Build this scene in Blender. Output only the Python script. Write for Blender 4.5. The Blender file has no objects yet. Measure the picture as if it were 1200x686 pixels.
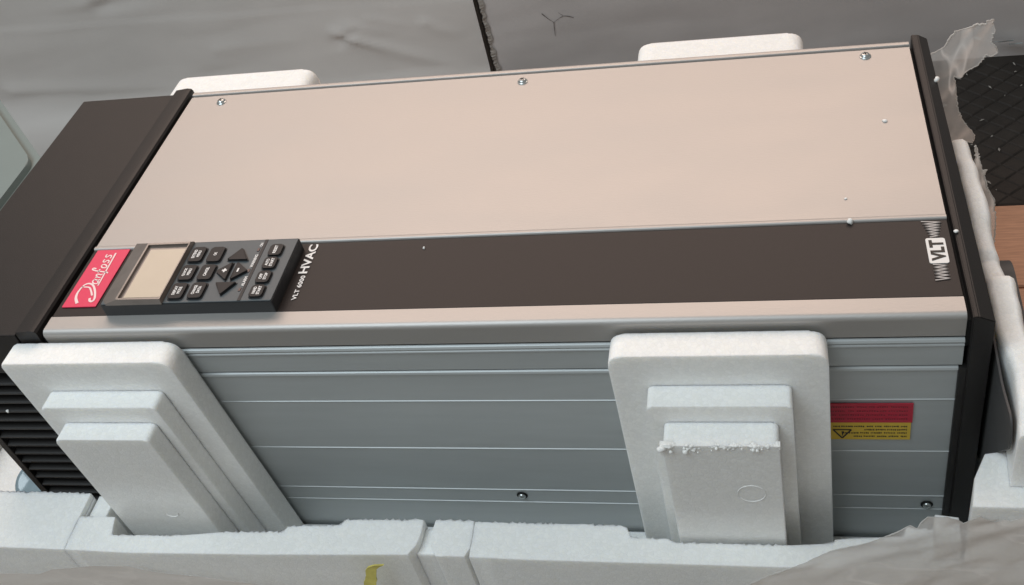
import bpy, bmesh, math, random
from mathutils import Vector, Matrix, noise
from mathutils.geometry import delaunay_2d_cdt

random.seed(7)
sc = bpy.context.scene
COL = sc.collection
H = 0.305            # design heights are measured from the cabinet's front face (0); the floor lies H below it
L, W = 0.642, 0.300  # front cover length and width (metres)

# ------------------------------------------------------------------ camera
cam = bpy.data.cameras.new('camera')
cam_o = bpy.data.objects.new('camera', cam)
COL.objects.link(cam_o)
R0, R1, R2 = (0.97585902, 0.13220618, -0.17384101), (-0.0446063, -0.65854271, -0.75122019), (-0.21379769, 0.7408394, -0.63674762)
M = Matrix(((R0[0], -R1[0], -R2[0], 0.5330989), (R0[1], -R1[1], -R2[1], -0.4614205), (R0[2], -R1[2], -R2[2], 0.50783431 + H), (0, 0, 0, 1)))
cam_o.matrix_world = M
cam.sensor_width = 36.0
cam.lens = 1243.78 / 1200 * 36
cam.shift_x = -39.94 / 1200
cam.shift_y = (228.63 - 343) / 1200
cam.clip_start, cam.clip_end = 0.01, 60
sc.camera = cam_o

# ------------------------------------------------------------------ light
wd = bpy.data.worlds.new('World')
sc.world = wd
wd.use_nodes = True
bg = wd.node_tree.nodes['Background']
bg.inputs['Color'].default_value = (0.93, 0.92, 0.885, 1)
bg.inputs['Strength'].default_value = 0.305


def area(name, loc, target, sx, sy, power, color):
    l = bpy.data.lights.new(name, 'AREA')
    l.shape = 'RECTANGLE'
    l.size, l.size_y, l.energy, l.color = sx, sy, power, color
    o = bpy.data.objects.new(name, l)
    COL.objects.link(o)
    o.location = loc
    o.rotation_euler = (Vector(target) - Vector(loc)).to_track_quat('-Z', 'Y').to_euler()
    return o


area('warm_lamp', (0.06, 1.78, H + 1.72), (0.30, 0.15, H), 3.2, 1.2, 40, (1.0, 0.75, 0.62))
area('cool_lamp', (-0.35, -0.55, H + 1.65), (0.2, 0.25, H), 1.4, 0.9, 21.5, (0.81, 0.93, 1.0))

sc.view_settings.view_transform = 'Standard'
sc.view_settings.look = 'None'
sc.view_settings.exposure = 0.08
sc.view_settings.gamma = 1.0

# ------------------------------------------------------------------ materials
def mat(name, base, rough=0.5, metal=0.0, spec=0.5, var=0.0, vscale=8.0, bump=0.0, bscale=200.0, stretch=(1, 1, 1), voro=False,
        rvar=0.0, coat=0.0, bdist=0.001):
    m = bpy.data.materials.new(name)
    m.use_nodes = True
    nt = m.node_tree
    b = nt.nodes['Principled BSDF']
    b.inputs['Base Color'].default_value = (*base, 1)
    b.inputs['Roughness'].default_value = rough
    b.inputs['Metallic'].default_value = metal
    b.inputs['Specular IOR Level'].default_value = spec
    b.inputs['Coat Weight'].default_value = coat
    tc = nt.nodes.new('ShaderNodeTexCoord')
    mp = nt.nodes.new('ShaderNodeMapping')
    mp.inputs['Scale'].default_value = stretch
    nt.links.new(tc.outputs['Object'], mp.inputs['Vector'])
    if var > 0 or rvar > 0:
        n = nt.nodes.new('ShaderNodeTexNoise')
        n.inputs['Scale'].default_value = vscale
        n.inputs['Detail'].default_value = 6
        nt.links.new(mp.outputs['Vector'], n.inputs['Vector'])
        if var > 0:
            mx = nt.nodes.new('ShaderNodeMix')
            mx.data_type = 'RGBA'
            mx.inputs['A'].default_value = (*[c * (1 - var) for c in base], 1)
            mx.inputs['B'].default_value = (*[min(1, c * (1 + var)) for c in base], 1)
            nt.links.new(n.outputs['Fac'], mx.inputs['Factor'])
            nt.links.new(mx.outputs['Result'], b.inputs['Base Color'])
        if rvar > 0:
            mr = nt.nodes.new('ShaderNodeMapRange')
            mr.inputs['To Min'].default_value = rough - rvar
            mr.inputs['To Max'].default_value = rough + rvar
            nt.links.new(n.outputs['Fac'], mr.inputs['Value'])
            nt.links.new(mr.outputs['Result'], b.inputs['Roughness'])
    if bump > 0:
        if voro:
            t = nt.nodes.new('ShaderNodeTexVoronoi')
            t.feature = 'SMOOTH_F1'
            t.inputs['Smoothness'].default_value = 0.4
            out = t.outputs['Distance']
        else:
            t = nt.nodes.new('ShaderNodeTexNoise')
            t.inputs['Detail'].default_value = 4
            out = t.outputs['Fac']
        t.inputs['Scale'].default_value = bscale
        nt.links.new(mp.outputs['Vector'], t.inputs['Vector'])
        bp = nt.nodes.new('ShaderNodeBump')
        bp.inputs['Strength'].default_value = bump
        bp.inputs['Distance'].default_value = bdist
        bp.invert = voro
        nt.links.new(out, bp.inputs['Height'])
        nt.links.new(bp.outputs['Normal'], b.inputs['Normal'])
    return m


def film_mat(name, tint, density, rough=0.3, stretch=(1, 1, 0.3), crease=0.25):
    """clear plastic film: mostly see-through, whiter where seen edge-on"""
    m = bpy.data.materials.new(name)
    m.use_nodes = True
    nt = m.node_tree
    nt.nodes.clear()
    out = nt.nodes.new('ShaderNodeOutputMaterial')
    tr = nt.nodes.new('ShaderNodeBsdfTransparent')
    tr.inputs['Color'].default_value = (0.93, 0.93, 0.92, 1)
    pr = nt.nodes.new('ShaderNodeBsdfPrincipled')
    pr.inputs['Base Color'].default_value = (*tint, 1)
    pr.inputs['Roughness'].default_value = rough
    tl = nt.nodes.new('ShaderNodeBsdfTranslucent')
    tl.inputs['Color'].default_value = (*tint, 1)
    m1 = nt.nodes.new('ShaderNodeMixShader')
    m1.inputs['Fac'].default_value = 0.4
    nt.links.new(pr.outputs['BSDF'], m1.inputs[1])
    nt.links.new(tl.outputs['BSDF'], m1.inputs[2])
    lw = nt.nodes.new('ShaderNodeLayerWeight')
    lw.inputs['Blend'].default_value = 0.35
    tc = nt.nodes.new('ShaderNodeTexCoord')
    n = nt.nodes.new('ShaderNodeTexNoise')
    n.inputs['Scale'].default_value = 40
    n.inputs['Detail'].default_value = 5
    mp = nt.nodes.new('ShaderNodeMapping')
    mp.inputs['Scale'].default_value = stretch
    nt.links.new(tc.outputs['Object'], mp.inputs['Vector'])
    nt.links.new(mp.outputs['Vector'], n.inputs['Vector'])
    n2 = nt.nodes.new('ShaderNodeTexNoise')          # sharp white creases
    n2.inputs['Scale'].default_value = 26
    n2.inputs['Detail'].default_value = 2
    nt.links.new(mp.outputs['Vector'], n2.inputs['Vector'])
    sb = nt.nodes.new('ShaderNodeMath')
    sb.operation = 'SUBTRACT'
    sb.inputs[1].default_value = 0.5
    nt.links.new(n2.outputs['Fac'], sb.inputs[0])
    ab = nt.nodes.new('ShaderNodeMath')
    ab.operation = 'ABSOLUTE'
    nt.links.new(sb.outputs[0], ab.inputs[0])
    cr = nt.nodes.new('ShaderNodeMapRange')
    cr.inputs['From Max'].default_value = 0.022
    cr.inputs['To Min'].default_value = crease
    cr.inputs['To Max'].default_value = 0.0
    nt.links.new(ab.outputs[0], cr.inputs['Value'])
    a = nt.nodes.new('ShaderNodeMath')
    a.operation = 'MULTIPLY_ADD'
    nt.links.new(lw.outputs['Facing'], a.inputs[0])
    a.inputs[1].default_value = 0.95
    a.inputs[2].default_value = density - 0.22
    s = nt.nodes.new('ShaderNodeMath')
    s.operation = 'MULTIPLY_ADD'
    s.use_clamp = True
    nt.links.new(n.outputs['Fac'], s.inputs[0])
    s.inputs[1].default_value = 0.45
    nt.links.new(a.outputs[0], s.inputs[2])
    s2 = nt.nodes.new('ShaderNodeMath')
    s2.operation = 'ADD'
    s2.use_clamp = True
    nt.links.new(s.outputs[0], s2.inputs[0])
    nt.links.new(cr.outputs['Result'], s2.inputs[1])
    m2 = nt.nodes.new('ShaderNodeMixShader')
    nt.links.new(s2.outputs[0], m2.inputs['Fac'])
    nt.links.new(tr.outputs[0], m2.inputs[1])
    nt.links.new(m1.outputs[0], m2.inputs[2])
    nt.links.new(m2.outputs[0], out.inputs['Surface'])
    return m


def foam(name='white_polystyrene', sss=0.85):
    """expanded polystyrene: packed beads with faint darker joints, dents between them and a few bruises"""
    m = bpy.data.materials.new(name)
    m.use_nodes = True
    nt = m.node_tree
    b = nt.nodes['Principled BSDF']
    b.inputs['Roughness'].default_value = 0.6
    b.inputs['Specular IOR Level'].default_value = 0.35
    b.inputs['Subsurface Weight'].default_value = sss
    b.inputs['Subsurface Radius'].default_value = (1.0, 0.95, 0.85)
    b.inputs['Subsurface Scale'].default_value = 0.005
    N = nt.nodes.new
    tc = N('ShaderNodeTexCoord')
    wob = N('ShaderNodeTexNoise')
    wob.inputs['Scale'].default_value = 150
    add = N('ShaderNodeMix')
    add.data_type = 'RGBA'
    add.blend_type = 'ADD'
    add.inputs['Factor'].default_value = 0.0015
    nt.links.new(tc.outputs['Object'], wob.inputs['Vector'])
    nt.links.new(tc.outputs['Object'], add.inputs['A'])
    nt.links.new(wob.outputs['Color'], add.inputs['B'])
    v = N('ShaderNodeTexVoronoi')
    v.feature = 'DISTANCE_TO_EDGE'
    v.inputs['Scale'].default_value = 330
    vc = N('ShaderNodeTexVoronoi')
    vc.inputs['Scale'].default_value = 330
    for t in (v, vc):
        nt.links.new(add.outputs['Result'], t.inputs['Vector'])
    edge = N('ShaderNodeMapRange')
    edge.inputs['From Max'].default_value = 0.16
    nt.links.new(v.outputs['Distance'], edge.inputs['Value'])
    big = N('ShaderNodeTexNoise')
    big.inputs['Scale'].default_value = 28
    big.inputs['Detail'].default_value = 6
    nt.links.new(tc.outputs['Object'], big.inputs['Vector'])
    # value = 0.74 + 0.05*edge + 0.03*cell + 0.04*(big-0.5)
    sep = N('ShaderNodeSeparateColor')
    nt.links.new(vc.outputs['Color'], sep.inputs['Color'])

    def mad(a, k, c):
        n = N('ShaderNodeMath')
        n.operation = 'MULTIPLY_ADD'
        nt.links.new(a, n.inputs[0])
        n.inputs[1].default_value = k
        if isinstance(c, float):
            n.inputs[2].default_value = c
        else:
            nt.links.new(c, n.inputs[2])
        return n.outputs[0]
    val = mad(edge.outputs['Result'], 0.03, mad(sep.outputs['Red'], 0.05, mad(big.outputs['Fac'], 0.04, 0.79)))
    com = N('ShaderNodeCombineColor')
    nt.links.new(val, com.inputs['Red'])
    nt.links.new(val, com.inputs['Green'])
    nt.links.new(mad(val, 0.975, 0.0), com.inputs['Blue'])
    nt.links.new(com.outputs['Color'], b.inputs['Base Color'])
    hgt = mad(edge.outputs['Result'], 0.5, mad(sep.outputs['Green'], 0.5, mad(big.outputs['Fac'], 0.7, 0.0)))
    bp = N('ShaderNodeBump')
    bp.inputs['Strength'].default_value = 0.22
    bp.inputs['Distance'].default_value = 0.0009
    nt.links.new(hgt, bp.inputs['Height'])
    nt.links.new(bp.outputs['Normal'], b.inputs['Normal'])
    return m


ALU = mat('anodised_aluminium', (0.462, 0.449, 0.434), 0.55, 0.80, var=0.07, vscale=9, stretch=(1, 3, 3), bump=0.10, bscale=300, rvar=0.07)
ALU_SIDE = mat('extruded_aluminium', (0.43, 0.455, 0.458), 0.43, 0.30, var=0.09, vscale=14, stretch=(1, 9, 9), rvar=0.05, bump=0.05, bscale=250)
STRIP = mat('dark_lacquer', (0.019, 0.0145, 0.0135), 0.50, 0, 0.35, var=0.1, vscale=500, bump=0.05, bscale=900)
CAPM = mat('black_textured_plastic', (0.0125, 0.011, 0.0105), 0.47, 0, 0.36, var=0.15, vscale=90, bump=0.12, bscale=1400)
BLACK = mat('black_plastic', (0.010, 0.009, 0.010), 0.55, 0, 0.3, var=0.2, vscale=40)
DARKGAP = mat('shadow_gasket', (0.008, 0.008, 0.008), 0.8)
LCPM = mat('slate_plastic', (0.075, 0.090, 0.098), 0.45, 0, 0.5, var=0.06, vscale=200, bump=0.05, bscale=1500)
LCPSIDE = mat('charcoal_plastic', (0.016, 0.017, 0.019), 0.5)
KEYM = mat('black_rubber_key', (0.010, 0.010, 0.011), 0.5, 0, 0.4)
WHITE = mat('white_print', (0.78, 0.76, 0.74), 0.5)
GREYP = mat('grey_print', (0.42, 0.40, 0.39), 0.5)
RED = mat('red_plate', (0.72, 0.035, 0.10), 0.4, var=0.04, vscale=300)
PINKW = mat('pale_pink_print', (0.85, 0.66, 0.64), 0.45)
SCREEN = mat('display_glass', (0.40, 0.34, 0.255), 0.25, 0, 0.5, var=0.10, vscale=35, coat=0.5)
BEZEL = mat('clear_bezel', (0.15, 0.125, 0.11), 0.14, 0, 0.8, var=0.35, vscale=60)
ZINC = mat('zinc_screw', (0.55, 0.58, 0.58), 0.28, 0.95, var=0.1, vscale=600)
EPS = foam()
BEAD = foam('polystyrene_bead', 0.0)
SKIN = foam('fused_polystyrene_skin', 0.6)
SKIN.node_tree.nodes['Principled BSDF'].inputs['Coat Weight'].default_value = 0.9
SKIN.node_tree.nodes['Principled BSDF'].inputs['Coat Roughness'].default_value = 0.22
SKIN.node_tree.nodes['Principled BSDF'].inputs['Coat IOR'].default_value = 1.6
LBLRED = mat('label_red', (0.44, 0.014, 0.04), 0.45, var=0.12, vscale=300)
LBLYEL = mat('label_yellow', (0.60, 0.41, 0.045), 0.45, var=0.06, vscale=200)
LBLINK = mat('label_ink', (0.03, 0.025, 0.02), 0.6)
TEAL = mat('pale_teal_plastic', (0.19, 0.235, 0.228), 0.55, var=0.06, vscale=20)
MATM = mat('dark_floor_mat', (0.036, 0.030, 0.026), 0.7, 0, 0.25, var=0.35, vscale=30, bump=0.2, bscale=300)
CARD = mat('torn_card', (0.36, 0.33, 0.30), 0.8, var=0.25, vscale=300)
STRAPM = mat('yellow_strap', (0.62, 0.54, 0.14), 0.5, var=0.2, vscale=200)
DKGREY = mat('dark_grey_plastic_and_shade', (0.055, 0.055, 0.055), 0.55, var=0.15, vscale=60)
DISKM = mat('blue_grey_clear_plastic', (0.22, 0.30, 0.34), 0.12, 0, 0.8, var=0.3, vscale=80)
FILM = film_mat('clear_film', (0.97, 0.95, 0.92), 0.32, 0.14, (1, 1, 0.3), 0.38)
FILMRIM = film_mat('film_rim', (0.85, 0.83, 0.80), 0.60)
FILM2 = film_mat('dusty_film', (0.92, 0.855, 0.81), 0.46, 0.2, (0.4, 1, 1), 0.20)
WALLM = mat('grey_vinyl', (0.56, 0.525, 0.50), 0.48, 0, 0.5, var=0.10, vscale=7, bump=0.10, bscale=260, rvar=0.06)
WALLM2 = mat('grey_vinyl_scuffed', (0.49, 0.455, 0.44), 0.46, 0, 0.5, var=0.14, vscale=9, bump=0.12, bscale=200, rvar=0.06)
SMUDGE = mat('dark_scuff', (0.12, 0.10, 0.09), 0.8)


def wood():
    m = mat('brown_wood', (0.50, 0.27, 0.17), 0.6, var=0.42, vscale=30, stretch=(1.5, 22, 22), bump=0.25, bscale=60)
    return m


WOOD = wood()

# ------------------------------------------------------------------ mesh helpers
def off(loc):
    return Vector((loc[0], loc[1], loc[2] + H))


def thing(name, label, cat, loc, group=None):
    o = bpy.data.objects.new(name, None)
    COL.objects.link(o)
    o.empty_display_size = 0.02
    o.location = off(loc)
    o['label'] = label
    o['category'] = cat
    if group:
        o['group'] = group
    return o


def wpos(o):
    p = Vector((0, 0, 0))
    while o is not None:
        p += o.location
        o = o.parent
    return p


def obj(name, bm, mats, parent=None, loc=None, smooth=False, angle=35, recalc=True):
    """link a bmesh built in design coordinates as one object (origin at its base unless a parent is given)"""
    if recalc:
        bmesh.ops.recalc_face_normals(bm, faces=bm.faces)
    if parent is not None:
        org = wpos(parent)
    else:
        org = off(loc if loc is not None else (0, 0, -H))
    for v in bm.verts:
        v.co = v.co + Vector((0, 0, H)) - org
    if smooth:
        for f in bm.faces:
            f.smooth = True
        for e in bm.edges:
            if len(e.link_faces) == 2 and e.calc_face_angle(0) > math.radians(angle):
                e.smooth = False
    me = bpy.data.meshes.new(name)
    bm.to_mesh(me)
    bm.free()
    for m in (mats if isinstance(mats, (list, tuple)) else [mats]):
        me.materials.append(m)
    o = bpy.data.objects.new(name, me)
    COL.objects.link(o)
    if smooth and angle < 170:
        wn = o.modifiers.new('normals', 'WEIGHTED_NORMAL')
        wn.keep_sharp = True
        wn.weight = 80
    if parent is not None:
        o.parent = parent
    else:
        o.location = org
    return o


def tag(o, label, cat, group=None):
    o['label'] = label
    o['category'] = cat
    if group:
        o['group'] = group
    return o


def box(bm, x0, x1, y0, y1, z0, z1, bev=0.0, seg=2, mi=0):
    b = bmesh.new()
    vs = [b.verts.new((x, y, z)) for x in (x0, x1) for y in (y0, y1) for z in (z0, z1)]
    for f in ((0, 1, 3, 2), (4, 6, 7, 5), (0, 4, 5, 1), (2, 3, 7, 6), (0, 2, 6, 4), (1, 5, 7, 3)):
        b.faces.new([vs[i] for i in f])
    if bev > 0:
        bmesh.ops.bevel(b, geom=list(b.edges), offset=bev, segments=seg, affect='EDGES', profile=0.6)
    merge(bm, b, mi)


def merge(bm, b, mi=0, xf=None):
    bmesh.ops.recalc_face_normals(b, faces=b.faces)
    mp = {}
    for v in b.verts:
        mp[v] = bm.verts.new(xf(v.co) if xf else v.co)
    for f in b.faces:
        nf = bm.faces.new([mp[v] for v in f.verts])
        nf.material_index = mi if mi is not None else f.material_index
        nf.smooth = f.smooth
    b.free()


def rpoly(pts, rad, seg=5):
    """polygon with rounded corners; rad one number or one per corner"""
    n = len(pts)
    out = []
    for i, p in enumerate(pts):
        r = rad[i] if isinstance(rad, (list, tuple)) else rad
        p = Vector(p)
        if r <= 0:
            out.append(p)
            continue
        a = (Vector(pts[i - 1]) - p)
        b = (Vector(pts[(i + 1) % n]) - p)
        r = min(r, a.length * 0.49, b.length * 0.49)
        a0 = p + a.normalized() * r
        b0 = p + b.normalized() * r
        for k in range(seg + 1):
            t = k / seg
            out.append((1 - t) ** 2 * a0 + 2 * t * (1 - t) * p + t * t * b0)
    return out


def prism(bm, pts, lo, hi, axis='z', bev=0.0, seg=2, mi=0, xf=None):
    """extrude a polygon along an axis. axis z: pts are (x,y); y: (x,z); x: (y,z)"""
    b = bmesh.new()

    def P(p, h):
        return {'z': (p[0], p[1], h), 'y': (p[0], h, p[1]), 'x': (h, p[0], p[1])}[axis]
    A = [b.verts.new(P(p, lo)) for p in pts]
    B = [b.verts.new(P(p, hi)) for p in pts]
    b.faces.new(A)
    b.faces.new(list(reversed(B)))
    n = len(pts)
    for i in range(n):
        b.faces.new((A[i], B[i], B[(i + 1) % n], A[(i + 1) % n]))
    if bev > 0:
        es = [e for e in b.edges if (e.verts[0] in A) == (e.verts[1] in A)]
        bmesh.ops.bevel(b, geom=es, offset=bev, segments=seg, affect='EDGES', profile=0.6)
    merge(bm, b, mi, xf)


def lathe(bm, prof, c, axis='z', n=20, mi=0, sign=1):
    b = bmesh.new()
    rings = []
    for r, h in prof:
        ring = []
        for k in range(n):
            a = 2 * math.pi * k / n
            u, v = r * math.cos(a), r * math.sin(a)
            if axis == 'z':
                co = (c[0] + u, c[1] + v, c[2] + h)
            else:
                co = (c[0] + u, c[1] + sign * h, c[2] + v)
            ring.append(b.verts.new(co))
        rings.append(ring)
    for i in range(len(rings) - 1):
        for k in range(n):
            b.faces.new((rings[i][k], rings[i][(k + 1) % n], rings[i + 1][(k + 1) % n], rings[i + 1][k]))
    b.faces.new(rings[0])
    b.faces.new(rings[-1])
    for f in b.faces:
        f.smooth = True
    merge(bm, b, mi)


def smooth_path(pts, n=6):
    P = [Vector(p) for p in pts]
    out = []
    for i in range(len(P) - 1):
        p0, p1, p2, p3 = P[max(i - 1, 0)], P[i], P[i + 1], P[min(i + 2, len(P) - 1)]
        for k in range(n):
            t = k / n
            out.append(0.5 * ((2 * p1) + (p2 - p0) * t + (2 * p0 - 5 * p1 + 4 * p2 - p3) * t * t + (3 * p1 - p0 - 3 * p2 + p3) * t ** 3))
    out.append(P[-1])
    return out


def ribbon(bm, pts, w, z, th=0.00015, mi=0, smooth=True, w1=None):
    """flat printed stroke on the front face; pts are (x, y)"""
    P = smooth_path([(p[0], p[1], 0) for p in pts]) if smooth and len(pts) > 2 else [Vector((p[0], p[1], 0)) for p in pts]
    lft, rgt = [], []
    for i, p in enumerate(P):
        d = (P[min(i + 1, len(P) - 1)] - P[max(i - 1, 0)]).normalized()
        n = Vector((-d.y, d.x, 0))
        ww = w if w1 is None else w + (w1 - w) * i / (len(P) - 1)
        lft.append(bm.verts.new((p.x + n.x * ww / 2, p.y + n.y * ww / 2, z + th)))
        rgt.append(bm.verts.new((p.x - n.x * ww / 2, p.y - n.y * ww / 2, z + th)))
    for i in range(len(P) - 1):
        f = bm.faces.new((lft[i], rgt[i], rgt[i + 1], lft[i + 1]))
        f.material_index = mi
        if f.normal.z < 0:
            f.normal_flip()


_txt = {}


def text_bm(s, offset=0.0):
    """built-in font outlined to a flat mesh, scaled to the unit square of its own bounds"""
    key = (s, offset)
    if key not in _txt:
        cu = bpy.data.curves.new('lettering', 'FONT')
        cu.body = s
        cu.offset = offset
        cu.resolution_u = 3
        o = bpy.data.objects.new('lettering', cu)
        COL.objects.link(o)
        dg = bpy.context.evaluated_depsgraph_get()
        me = bpy.data.meshes.new_from_object(o.evaluated_get(dg))
        xs = [v.co.x for v in me.vertices]
        ys = [v.co.y for v in me.vertices]
        x0, x1, y0, y1 = min(xs), max(xs), min(ys), max(ys)
        vs = [((v.co.x - x0) / (x1 - x0), (v.co.y - y0) / (y1 - y0)) for v in me.vertices]
        fs = [tuple(p.vertices) for p in me.polygons]
        bpy.data.objects.remove(o)
        bpy.data.curves.remove(cu)
        bpy.data.meshes.remove(me)
        _txt[key] = (vs, fs)
    return _txt[key]


def text_top(bm, s, y0, y1, xb, xc, z, offset=0.0, mi=0):
    """lettering on the front face: reads along +y, letter tops towards -x"""
    vs, fs = text_bm(s, offset)
    V = [bm.verts.new((xb + (xc - xb) * v, y0 + (y1 - y0) * u, z)) for u, v in vs]
    for f in fs:
        try:
            nf = bm.faces.new([V[i] for i in f])
            nf.material_index = mi
        except ValueError:
            pass


def jitter_line(a, b, step, amp, rnd):
    """points from a to b (b excluded) with the crumbly outline of cut polystyrene"""
    a, b = Vector(a), Vector(b)
    ln = (b - a).length
    d = (b - a).normalized()
    nn = Vector((-d.y, d.x))
    out = [a.copy()]
    t = step * rnd.uniform(.5, 1.5)
    while t < ln - step * .4:
        p = a + d * t
        m = 0.35 + 1.5 * max(0, noise.noise(Vector((p.x * 55, p.y * 55, 7.7))) + .15)      # some stretches crumbled, some clean
        out.append(p + nn * rnd.uniform(-amp, amp) * m)
        t += step * rnd.uniform(.45, 1.6)
    return out


def sheet(outline, fold, step, seed, fold_dir=None, edge_jit=0.0012, rim_r=0.0):
    """thin film: outline of 3-d points on a plane, filled with a wrinkled surface"""
    rnd = random.Random(seed)
    P = [Vector(p) for p in outline]
    c = sum(P, Vector()) / len(P)
    nrm = Vector()
    for i in range(len(P)):
        nrm += (P[i] - c).cross(P[(i + 1) % len(P)] - c)
    nrm.normalize()
    u = (P[1] - P[0]).normalized()
    u = (u - nrm * u.dot(nrm)).normalized()
    v = nrm.cross(u)
    pl = [Vector(((p - c).dot(u), (p - c).dot(v))) for p in P]
    ol = []
    for i in range(len(pl)):
        ol += jitter_line(pl[i], pl[(i + 1) % len(pl)], step * 0.6, edge_jit, rnd)
    n0 = len(ol)
    xs, ys = [p.x for p in ol], [p.y for p in ol]
    pts = list(ol)
    x = min(xs)
    while x < max(xs):
        y = min(ys)
        while y < max(ys):
            pts.append(Vector((x + rnd.uniform(-.3, .3) * step, y + rnd.uniform(-.3, .3) * step)))
            y += step
        x += step
    r = delaunay_2d_cdt(pts, [], [list(range(n0))], 1, 1e-7)
    bm = bmesh.new()
    vs = []
    s = Vector((seed * 3.1, seed * 1.7, 0))
    for q in r[0]:
        p = c + u * q.x + v * q.y
        h = 0
        for fr, am in ((14, 1.0), (38, 0.55), (95, 0.25)):
            if fold_dir is not None:
                fd = Vector(fold_dir).normalized()
                pp = p - fd * p.dot(fd) * 0.8
            else:
                pp = p
            h += am * (1 - 2 * abs(noise.noise(pp * fr + s)) * 1.6)
        vs.append(bm.verts.new(p + nrm * h * fold))
    for f in r[2]:
        try:
            bm.faces.new([vs[i] for i in f])
        except ValueError:
            pass
    loose = [v for v in bm.verts if not v.link_faces]
    bmesh.ops.delete(bm, geom=loose, context='VERTS')
    # torn rim: the stretched edge curls into a thin pale bead
    if rim_r > 0:
        be = [e for e in bm.edges if len(e.link_faces) == 1]
        rnd2 = random.Random(seed + 50)
        for e in be:
            a, b = e.verts[0].co.copy(), e.verts[1].co.copy()
            r = rim_r * (0.5 + 1.1 * max(0, noise.noise(a * 70 + s)) + rnd2.uniform(0, .25))
            d = (b - a).normalized()
            n1 = d.cross(nrm).normalized()
            q = []
            for p in (a - d * r * .5, b + d * r * .5):
                q.append([bm.verts.new(p + n1 * r), bm.verts.new(p + nrm * r), bm.verts.new(p - n1 * r), bm.verts.new(p - nrm * r)])
            for k in range(4):
                f = bm.faces.new((q[0][k], q[0][(k + 1) % 4], q[1][(k + 1) % 4], q[1][k]))
                f.material_index = 1
    return bm


# ------------------------------------------------------------------ the setting: floor, mat, panels behind
fl = bpy.data.objects.new('floor', None)
COL.objects.link(fl)
fl['kind'] = 'structure'
fl['label'] = 'brown wooden plank floor beside the packaging'
PY = [0.434 - 0.1215 * k for k in range(3)]
for k, y1 in enumerate(PY):
    bm = bmesh.new()
    box(bm, 0.2, 1.5, y1 - 0.119, y1, -H - 0.03, -H - random.uniform(0, 0.0012), 0.0015, 1)
    obj('plank', bm, WOOD, fl)
bm = bmesh.new()
box(bm, -1.6, 1.8, -1.4, 0.9, -H - 0.05, -H - 0.031)
box(bm, -1.6, 1.8, -1.4, 0.068, -H - 0.0305, -H - 0.0006)
box(bm, -1.6, 0.198, 0.0685, 0.5, -H - 0.0305, -H - 0.0006)
o = obj('ground', bm, mat('dull_floor', (0.20, 0.185, 0.165), 0.6, var=.3, vscale=14, bump=.15, bscale=120))
o['kind'] = 'structure'
o['label'] = 'dull grey floor under and in front of the tray'

mt = thing('rubber_mat', 'dark floor mat with raised diamond pattern behind the black end cap', 'mat', (0.75, 0.57, -H))
bm = bmesh.new()
box(bm, 0.19, 1.5, 0.4355, 0.90, -H - 0.02, -H - 0.001, 0.002, 1)
obj('mat_sheet', bm, MATM, mt)
bm = bmesh.new()
rr = random.Random(3)
du, dv = 0.030, 0.026
for i in range(-12, 26):
    for j in range(0, 10):
        for hx in (0, 0.5):
            cx, cy = 0.64 + (i + hx) * du + rr.uniform(-.0006, .0006), 0.448 + (j + hx) * dv
            if cy > 0.71 or cx > 1.2 or cx < 0.2:
                continue
            a, b_ = du * 0.47, dv * 0.47
            base = [(cx - a, cy), (cx, cy - b_), (cx + a, cy), (cx, cy + b_)]
            lo = [bm.verts.new((x, y, -H - 0.0008)) for x, y in base]
            hi = [bm.verts.new((cx + (x - cx) * .84, cy + (y - cy) * .84, -H + 0.0007 + rr.uniform(-.0003, .0003))) for x, y in base]
            bm.faces.new(hi)
            for k in range(4):
                bm.faces.new((lo[k], lo[(k + 1) % 4], hi[(k + 1) % 4], hi[k]))
o = obj('diamond_relief', bm, MATM, mt)
o['kind'] = 'stuff'
bm = bmesh.new()
for k in range(46):
    x, y = rr.uniform(.67, .95), rr.uniform(.44, .70)
    a = rr.uniform(0, 6.28)
    s = rr.uniform(.0008, .0025)
    d = Vector((math.cos(a), math.sin(a), 0)) * s * rr.uniform(1, 3)
    q = Vector((-math.sin(a), math.cos(a), 0)) * s * .6
    p = Vector((x, y, -H + 0.0024))
    vs = [bm.verts.new(p + t) for t in (d, q, -d, -q)]
    top = bm.verts.new(p + Vector((0, 0, .0015)))
    for i in range(4):
        bm.faces.new((vs[i], vs[(i + 1) % 4], top))
o = obj('debris', bm, [CARD])
o['kind'] = 'stuff'
o['label'] = 'tiny pale chips scattered on the dark diamond mat'

WY = 0.71


def fold(x, z, ax, az, bx, bz, w, h):
    """one soft crease from a to b: height of the sheet's relief at (x, z)"""
    a, b = Vector((ax, az)), Vector((bx, bz))
    d = b - a
    t = max(0, min(1, (Vector((x, z)) - a).dot(d) / d.dot(d)))
    dist = (Vector((x, z)) - a - d * t)
    side = dist.x * -d.y + dist.y * d.x
    r = dist.length / w
    return h * math.exp(-r * r) * (1 - 0.8 * t) * (1 if side > 0 else 0.75)


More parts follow.
